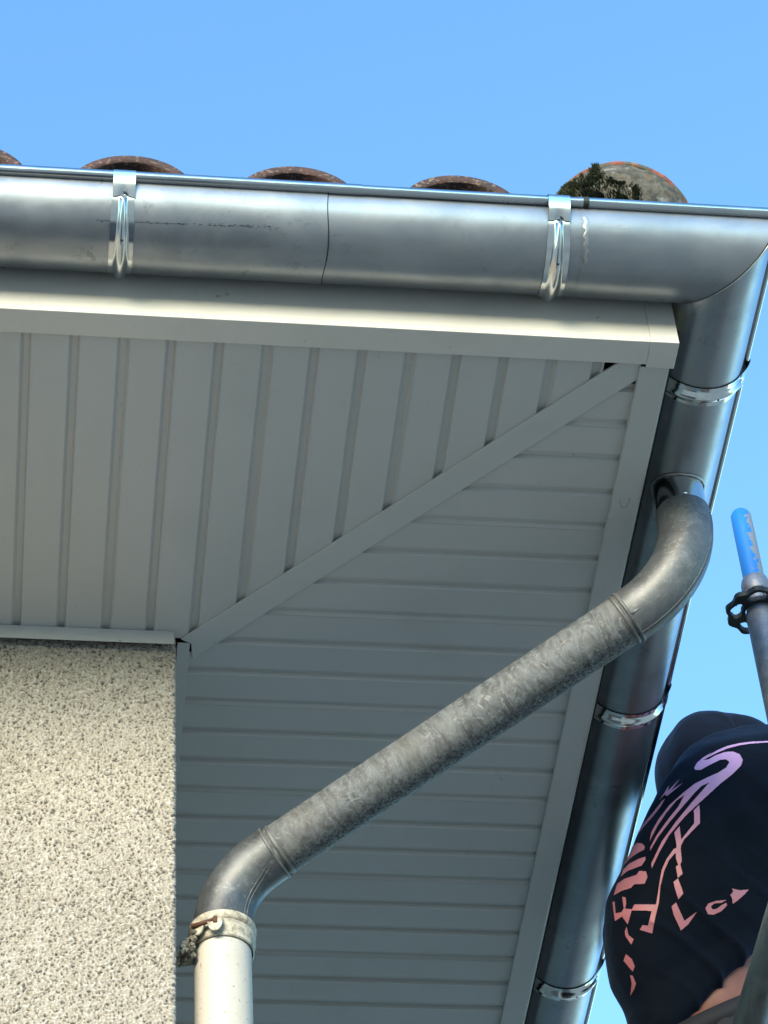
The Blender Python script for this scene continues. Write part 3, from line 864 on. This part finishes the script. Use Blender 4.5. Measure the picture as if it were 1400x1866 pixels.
# ------------------------------------------------------------------ person
person = thing('person', 'person in a navy hoodie with pink print, back to the viewer, working beside the gutter', 'person', (1.16, .66, -1.38))
def loft(secs, n=40, p=2.3, arch=None):
    rows = []
    for i, (Lp, Rp, d) in enumerate(secs):
        Lp, Rp = Vector(Lp), Vector(Rp); c = (Lp+Rp)/2; lat = (Rp-Lp)/2
        a = secs[max(0, i-1)]; b = secs[min(len(secs)-1, i+1)]
        sp = ((Vector(b[0])+Vector(b[1]))-(Vector(a[0])+Vector(a[1]))).normalized()
        dv = sp.cross(lat).normalized(); 
        if dv.y > 0: dv = -dv
        row = []
        for k in range(n):
            t = 2*PI*k/n; cx = math.copysign(abs(math.cos(t))**(2/p), math.cos(t)); sy = math.copysign(abs(math.sin(t))**(2/p), math.sin(t))
            row.append(c+lat*cx+dv*d*sy+Vector((0, 0, (arch[i] if arch else 0)*max(0, sy))))
        rows.append(row)
    return grid(rows, cu=True, cap=True)
def remesh(o, vox, smooth_it=6):
    m = o.modifiers.new('r', 'REMESH'); m.mode = 'VOXEL'; m.voxel_size = vox; m.use_smooth_shade = True
    s = o.modifiers.new('s', 'SMOOTH'); s.iterations = smooth_it; s.factor = .5
def bake(o, fn=None):
    dg = bpy.context.evaluated_depsgraph_get(); me = bpy.data.meshes.new_from_object(o.evaluated_get(dg))
    o.modifiers.clear(); mats = list(o.data.materials); o.data = me
    me.materials.clear()
    for m in mats: me.materials.append(m)
    me.polygons.foreach_set('use_smooth', [True]*len(me.polygons))
    if fn:
        me.update(); N = [v.normal.copy() for v in me.vertices]
        for v, nn in zip(me.vertices, N): v.co = fn(v.co, nn)
    me.update()
# -- body (one continuous surface)
HC = Vector((1.165, .575, .225))
parts = [loft([((1.11, .50, .16), (1.25, .50, .19), .055), ((1.06, .50, .10), (1.36, .49, .18), .085), ((1.03, .52, .0), (1.37, .50, .08), .105), ((1.015, .55, -.12), (1.345, .54, -.05), .105),
               ((1.01, .60, -.28), (1.325, .59, -.20), .100), ((.995, .64, -.40), (1.335, .63, -.33), .112), ((.99, .65, -.50), (1.34, .65, -.46), .120), ((1.0, .66, -.60), (1.33, .66, -.60), .112)]),
         tube([(1.18, .50, .12), (1.17, .54, .20)], .058, 20), ellipsoid(HC, (.076, .094, .112)), ellipsoid(HC+Vector((0, .035, -.055)), (.052, .062, .055)),
         ellipsoid(HC+Vector((0, .098, -.018)), (.013, .018, .022)), ellipsoid(HC+Vector((-.078, 0, -.01)), (.010, .020, .030)), ellipsoid(HC+Vector((.078, 0, -.01)), (.010, .020, .030))]
def limb(pts, rs): return tube(pts, rs, 20)
LH = Vector((1.085, .86, .055)); RH = Vector((1.14, 1.00, .06))
parts += [limb([(1.075, .51, .03), (1.08, .62, -.08), (1.085, .72, -.14)], [.056, .050, .042]), limb([(1.085, .72, -.14), (1.085, .79, -.04), LH+Vector((0, -.02, -.01))], [.042, .040, .027]),
          limb([(1.37, .50, .12), (1.38, .64, .0), (1.35, .76, -.10)], [.056, .050, .042]), limb([(1.35, .76, -.10), (1.25, .88, -.02), RH+Vector((.03, -.03, -.02))], [.042, .040, .027])]
for s, X0, X1 in ((-1, 1.075, 1.06), (1, 1.255, 1.27)):
    parts += [limb([(X0, .66, -.55), (X0, .65, -.75), (X1, .63, -.95)], [.088, .075, .056]), limb([(X1, .63, -.95), (X1, .655, -1.08), (X1, .68, -1.33)], [.056, .058, .038]),
              ellipsoid((X1, .74, -1.345), (.042, .12, .034))]
def hand(c, dirv, sidev):
    dirv = dirv.normalized(); sidev = sidev.normalized(); nn = dirv.cross(sidev); out = []
    rows = []
    for t, wv, th in ((-.04, .026, .018), (0, .036, .016), (.04, .041, .014), (.07, .040, .012)):
        cc = c+dirv*t; rows.append([cc+sidev*wv*math.cos(2*PI*k/16)+nn*th*math.sin(2*PI*k/16) for k in range(16)])
    out.append(grid(rows, cu=True, cap=True))
    for i, (ln, bendv) in enumerate(((.072, .5), (.080, .55), (.074, .6), (.058, .7))):
        b = c+dirv*.066+sidev*(.030-.020*i); a1 = bendv; p = [b-dirv*.02, b]
        d = dirv.copy()
        for f, g in ((.45, .6), (.3, .8), (.25, .6)):
            d = (Matrix.Rotation(-g*a1*1.4, 3, sidev) @ d); p.append(p[-1]+d*ln*f)
        out.append(tube(p, [.0095, .0092, .0088, .0082, .0072], 10))
    tb = c+sidev*.034+dirv*.0
    out.append(tube([tb-sidev*.012, tb+(sidev*.6+dirv*.8)*.025, tb+(sidev*.35+dirv*.9)*.055-nn*.008, tb+(sidev*.1+dirv)*.075-nn*.018], [.013, .0115, .0100, .0085], 10))
    return out
parts += hand(LH, Vector((-.15, .9, .35)), Vector((1, .1, 0))); parts += hand(RH, Vector((-.5, .8, .35)), Vector((-.8, -.5, 0)))
body = mesh('body', *join(*parts), M['skin'], person); remesh(body, .006, 5); bake(body)
for s in (-1, 1): mesh('eye', *ellipsoid(HC+Vector((s*.030, .083, .006)), (.012, .010, .009), 12, 8), M['eye'], person)
mesh('mouth', *ellipsoid(HC+Vector((0, .088, -.058)), (.022, .008, .006), 12, 8), M['lips'], person)
mesh('hair', *ellipsoid(HC+Vector((0, -.012, .016)), (.080, .092, .106), 20, 12), M['hair'], person)
# -- trousers and boots
tr = [loft([((.984, .635, -.430), (1.352, .600, -.275), .120), ((.980, .645, -.46), (1.352, .620, -.33), .128), ((.98, .66, -.56), (1.352, .66, -.52), .132), ((1.0, .66, -.66), (1.335, .66, -.66), .115)])]
for X0, X1 in ((1.075, 1.06), (1.255, 1.27)):
    tr += [limb([(X0, .66, -.58), (X0, .65, -.78), (X1, .63, -.97), (X1, .66, -1.12), (X1, .68, -1.30)], [.097, .088, .072, .074, .066])]
trs = mesh('trousers', *join(*tr), M['trousers'], person); remesh(trs, .009, 5)
def crease(co, n):
    return co+n*(.004*noise.noise(co*Vector((9, 9, 22)))+.003*noise.noise(co*20))
bake(trs, lambda c, n: c+n*(.004*noise.noise(Vector((c.x*9, c.y*9, c.z*24)))))
wb = loft([((.979, .633, -.428), (1.357, .598, -.273), .125), ((.976, .645, -.465), (1.356, .615, -.315), .130)])
mesh('waistband', *wb, Mat('waistband_cloth', .8, 0, (.010, .010, .014)).m, person)
for X1 in (1.06, 1.27):
    bo = mesh('boot', *join(ellipsoid((X1, .74, -1.345), (.050, .135, .034), sq=.8), tube([(X1, .68, -1.34), (X1, .68, -1.20)], [.052, .055], 20)), M['boot'], person)
# -- hoodie
hs = [((1.13, .48, .175), (1.28, .48, .205), .050), ((1.065, .465, .135), (1.355, .465, .212), .088), ((1.018, .46, .078), (1.42, .45, .190), .115), ((.978, .465, -.005), (1.455, .46, .17), .133),
      ((.935, .485, -.098), (1.465, .48, .09), .143), ((.903, .515, -.162), (1.455, .51, .03), .146), ((.891, .545, -.222), (1.44, .54, -.03), .146), ((.895, .57, -.270), (1.43, .555, -.055), .146),
      ((.907, .595, -.320), (1.42, .565, -.070), .146), ((.928, .615, -.362), (1.41, .57, -.075), .148), ((.940, .63, -.42), (1.41, .57, -.082), .150), ((.955, .645, -.470), (1.41, .575, -.090), .146), ((.985, .645, -.485), (1.40, .58, -.095), .134)]
_c = (Vector(hs[-2][0])+Vector(hs[-2][1]))/2; _l = (Vector(hs[-2][1])-Vector(hs[-2][0]))/2
_hem = [_c+_l*math.copysign(abs(math.cos(2*PI*k/48))**.87, math.cos(2*PI*k/48))+Vector((.03, -1, .04)).normalized()*.138*math.copysign(abs(math.sin(2*PI*k/48))**.87, math.sin(2*PI*k/48))+Vector((0, 0, .040*max(0, math.sin(2*PI*k/48)))) for k in range(49)]
hp = [tube(_hem, .013, 14, False), loft(hs, 56, arch=[0]*8+[.006, .018, .028, .038, .042]), limb([(1.085, .50, .02), (1.085, .63, -.09), (1.085, .73, -.155)], [.082, .072, .062]), limb([(1.085, .73, -.155), (1.09, .80, -.04), (1.09, .83, .025)], [.062, .052, .038]),
      limb([(1.36, .49, .13), (1.39, .64, .0), (1.36, .77, -.11)], [.09, .074, .062]), limb([(1.36, .77, -.11), (1.25, .89, -.03), (1.185, .95, .03)], [.062, .052, .038])]
hd = mesh('hoodie', *join(*hp), M['hoodie'], person); remesh(hd, .0075, 8)
def folds(c, n):
    u = c.x*.80+c.z*-.60; v = c.x*.6+c.z*.8     # along / across the slanted folds
    low = max(0, min(1, (.02-c.z+.35*(c.x-1.1))/.35))
    f = .0105*low*(1-abs(math.sin(v*52+2.6*noise.noise(Vector((u*3.2, v*4, 0))))))**2.5*max(0, .45+1.1*noise.noise(Vector((u*3+4, v*9, 2))))
    f += .007*noise.noise(c*6.5)+.0025*noise.noise(c*19)
    return c+n*f
bake(hd, folds)
hem = []
Lp, Rp = Vector(hs[-2][0]), Vector(hs[-2][1])
# hood: shell open toward the face, seam down its crown
def hood():
    c = Vector((1.187, .555, .213)); fw = Vector((-.10, 1, -.12)).normalized(); upv = Vector((0, 0, 1)); upv = (upv-fw*upv.dot(fw)).normalized(); sdv = fw.cross(upv)
    rows = []
    for i in range(23):
        th = PI-PI*.66*i/22 if True else 0
        row = []
        for k in range(48):
            ph = 2*PI*k/48; cs, sn = math.cos(ph), math.sin(ph)
            q = 1.0+.0
            rx = .130*abs(math.sin(th))**.62; 
            p = c+fw*(.128*math.cos(th))+sdv*(rx*math.copysign(abs(cs)**.82, cs))+upv*(rx*(1.0 if sn > 0 else 1.35)*math.copysign(abs(sn)**.86, sn))
            p += (p-c).normalized()*(.010*noise.noise(p*11)+.004*noise.noise(p*27)-.005*math.exp(-((cs)/.10)**2)*(1 if sn > 0 else 0))
            row.append(p)
        rows.append(row)
    return grid(rows, cu=True)
def seamf(ho_):
    V = [v.co.copy() for v in ho_.data.vertices]
    for k in (9, 15):
        pts = [V[i*48+k]*1.0 for i in range(1, 22)]; c_ = Vector((1.187, .555, .213))
        mesh('hood_seam', *tube([p+(p-c_).normalized()*.0006 for p in pts], .0016, 6), M['hoodie'], ho_, True)
    pts = [V[13*48+k % 48] for k in range(49)]; c_ = Vector((1.187, .555, .213))
    mesh('hood_seam', *tube([p+(p-c_).normalized()*.0006 for p in pts], .0014, 6, False), M['hoodie'], ho_, True)
ho = mesh('hood', *hood(), M['hoodie'], person); seamf(ho); so = ho.modifiers.new('t', 'SOLIDIFY'); so.thickness = .004; sb = ho.modifiers.new('s', 'SUBSURF'); sb.levels = sb.render_levels = 1
# -- print on the back of the hoodie: outlines in millimetre-like units on a flat frame, laid onto the cloth
PZ = [
 [(775,170),(800,125),(850,80),(930,30),(880,70),(855,100),(900,95),(960,60),(1040,30),(1110,25),(1170,50),(1195,100),(1180,150),(1100,230),(1000,310),(850,450),(700,590),(560,760),(480,900),(415,1040),(410,1000),(500,810),(620,640),(750,480),(905,300),(840,330),(770,400),(660,530),(560,650),(470,770),(400,890),(402,860),(460,750),(560,610),(640,510),(690,410),(620,460),(540,560),(460,680),(395,810),(410,730),(470,620),(560,500),(680,390),(780,310),(880,260),(980,215),(1050,170),(1080,120),(1050,95),(1000,100),(900,150),(830,190),(790,190)],
 [(820,495),(822,655),(690,790),(660,850),(640,860),(660,800),(775,655),(772,545)],
 [(650,680),(605,735),(615,790),(625,850),(615,890),(620,960),(638,1010),(617,1025),(635,1120),(675,1085),(655,1005),(668,975),(658,870),(665,810)],
 [(645,860),(600,875),(540,960),(500,1050),(480,1160),(468,1250),(455,1330),(415,1400),(385,1520),(340,1515),(316,1555),(420,1585),(445,1450),(475,1330),(490,1180),(520,1060),(560,970),(620,900)],
 [(270,1345),(445,1345),(425,1397),(245,1395)],
 [(635,1125),(598,1155),(610,1210),(640,1300),(680,1250),(665,1200)],
 [(620,1325),(582,1360),(600,1430),(660,1560),(720,1510),(797,1400),(690,1480),(625,1340)],
 [(1045,1305),(960,1312),(890,1335),(865,1375),(885,1425),(930,1430),(1000,1400),(1048,1350),(1040,1330),(1000,1350),(960,1380),(925,1385),(910,1360),(940,1335),(1000,1330)],
 [(1075,1265),(1100,1235),(1090,1210),(1160,1225),(1232,1218),(1200,1255),(1150,1300),(1095,1340),(1090,1290)],
 [(350,880),(355,850),(330,825),(290,820),(240,850),(200,910),(175,1010),(230,950),(300,905)],
 [(360,940),(300,960),(220,1000),(170,1050),(150,1110),(210,1060),(290,1030),(330,1015),(362,965)],
 [(365,1065),(310,1062),(285,1095),(180,1130),(120,1170),(90,1270),(160,1230),(240,1205),(265,1175),(355,1170),(380,1110)],
 [(165,1280),(195,1285),(200,1340),(190,1380),(250,1385),(235,1440),(215,1510),(165,1445),(105,1485),(80,1325),(100,1320),(110,1420),(160,1410),(180,1380)],
 [(205,1530),(190,1570),(195,1610),(245,1680),(265,1635),(220,1600)],
 [(200,1760),(180,1815),(235,1880),(258,1905),(276,1860),(250,1800)],
 [(236,1935),(250,2000),(238,2110),(272,2050),(286,2005),(258,1940)],
 [(475,450),(520,385),(560,320),(548,372),(650,270),(575,370),(680,300),(545,415),(520,402)],
 [(525,440),(490,505),(420,595),(330,695),(285,755),(292,725),(340,655),(430,548),(500,458)],
 [(800,130),(895,60),(982,10),(1067,-27),(1167,-51),(1267,-64),(1400,-71),(1540,-70),(1540,-56),(1400,-57),(1267,-47),(1167,-31),(1067,-4),(987,30),(893,77)],
]
def inside(poly, x, y):
    c = False; j = len(poly)-1
    for i in range(len(poly)):
        xi, yi = poly[i]; xj, yj = poly[j]
        if (yi > y) != (yj > y) and x < (xj-xi)*(y-yi)/(yj-yi)+xi: c = not c
        j = i
    return c
PO = Vector((1.044, .448, -.165)); PU = Vector((.993, -.107, -.052)); PV = Vector((.045, .740, -.671)); PD = Vector((.214, .735, .643)).normalized()
SC = .0010942/4.667; U0, V0 = (1250-1100)*4.667, (1600-1360)*4.667
def lay_print(step=3.0):
    bvh = BVHTree.FromPolygons([v.co.copy() for v in hd.data.vertices], [tuple(p.vertices) for p in hd.data.polygons])
    cache = {}; V = []; F = []
    def corner(i, j):
        if (i, j) in cache: return cache[(i, j)]
        a, b = i*step, j*step
        o = PO+PU*((a-U0)*SC)+PV*((b-V0)*SC)
        hit, nrm, _, _ = bvh.ray_cast(o-PD*1.0, PD)
        if hit is None or nrm.dot(PD) > -.06: cache[(i, j)] = -1; return -1
        V.append(hit+nrm*.0012-PD*.0006); cache[(i, j)] = len(V)-1; return len(V)-1
    for poly in PZ:
        xs = [p[0] for p in poly]; ys = [p[1] for p in poly]
        for i in range(int(min(xs)//step)-1, int(max(xs)//step)+2):
            for j in range(int(min(ys)//step)-1, int(max(ys)//step)+2):
                if inside(poly, (i+.5)*step, (j+.5)*step):
                    q = [corner(i, j), corner(i+1, j), corner(i+1, j+1), corner(i, j+1)]
                    if -1 in q: continue
                    if max((V[q[0]]-V[q[2]]).length, (V[q[1]]-V[q[3]]).length) > .02: continue
                    F.append(tuple(q))
    return V, list(dict.fromkeys(F))
V, F = lay_print()
# object coordinates of the parent space are world here, so the colour runs with height
mesh('hoodie_print', V, F, M['print'], hd, True)
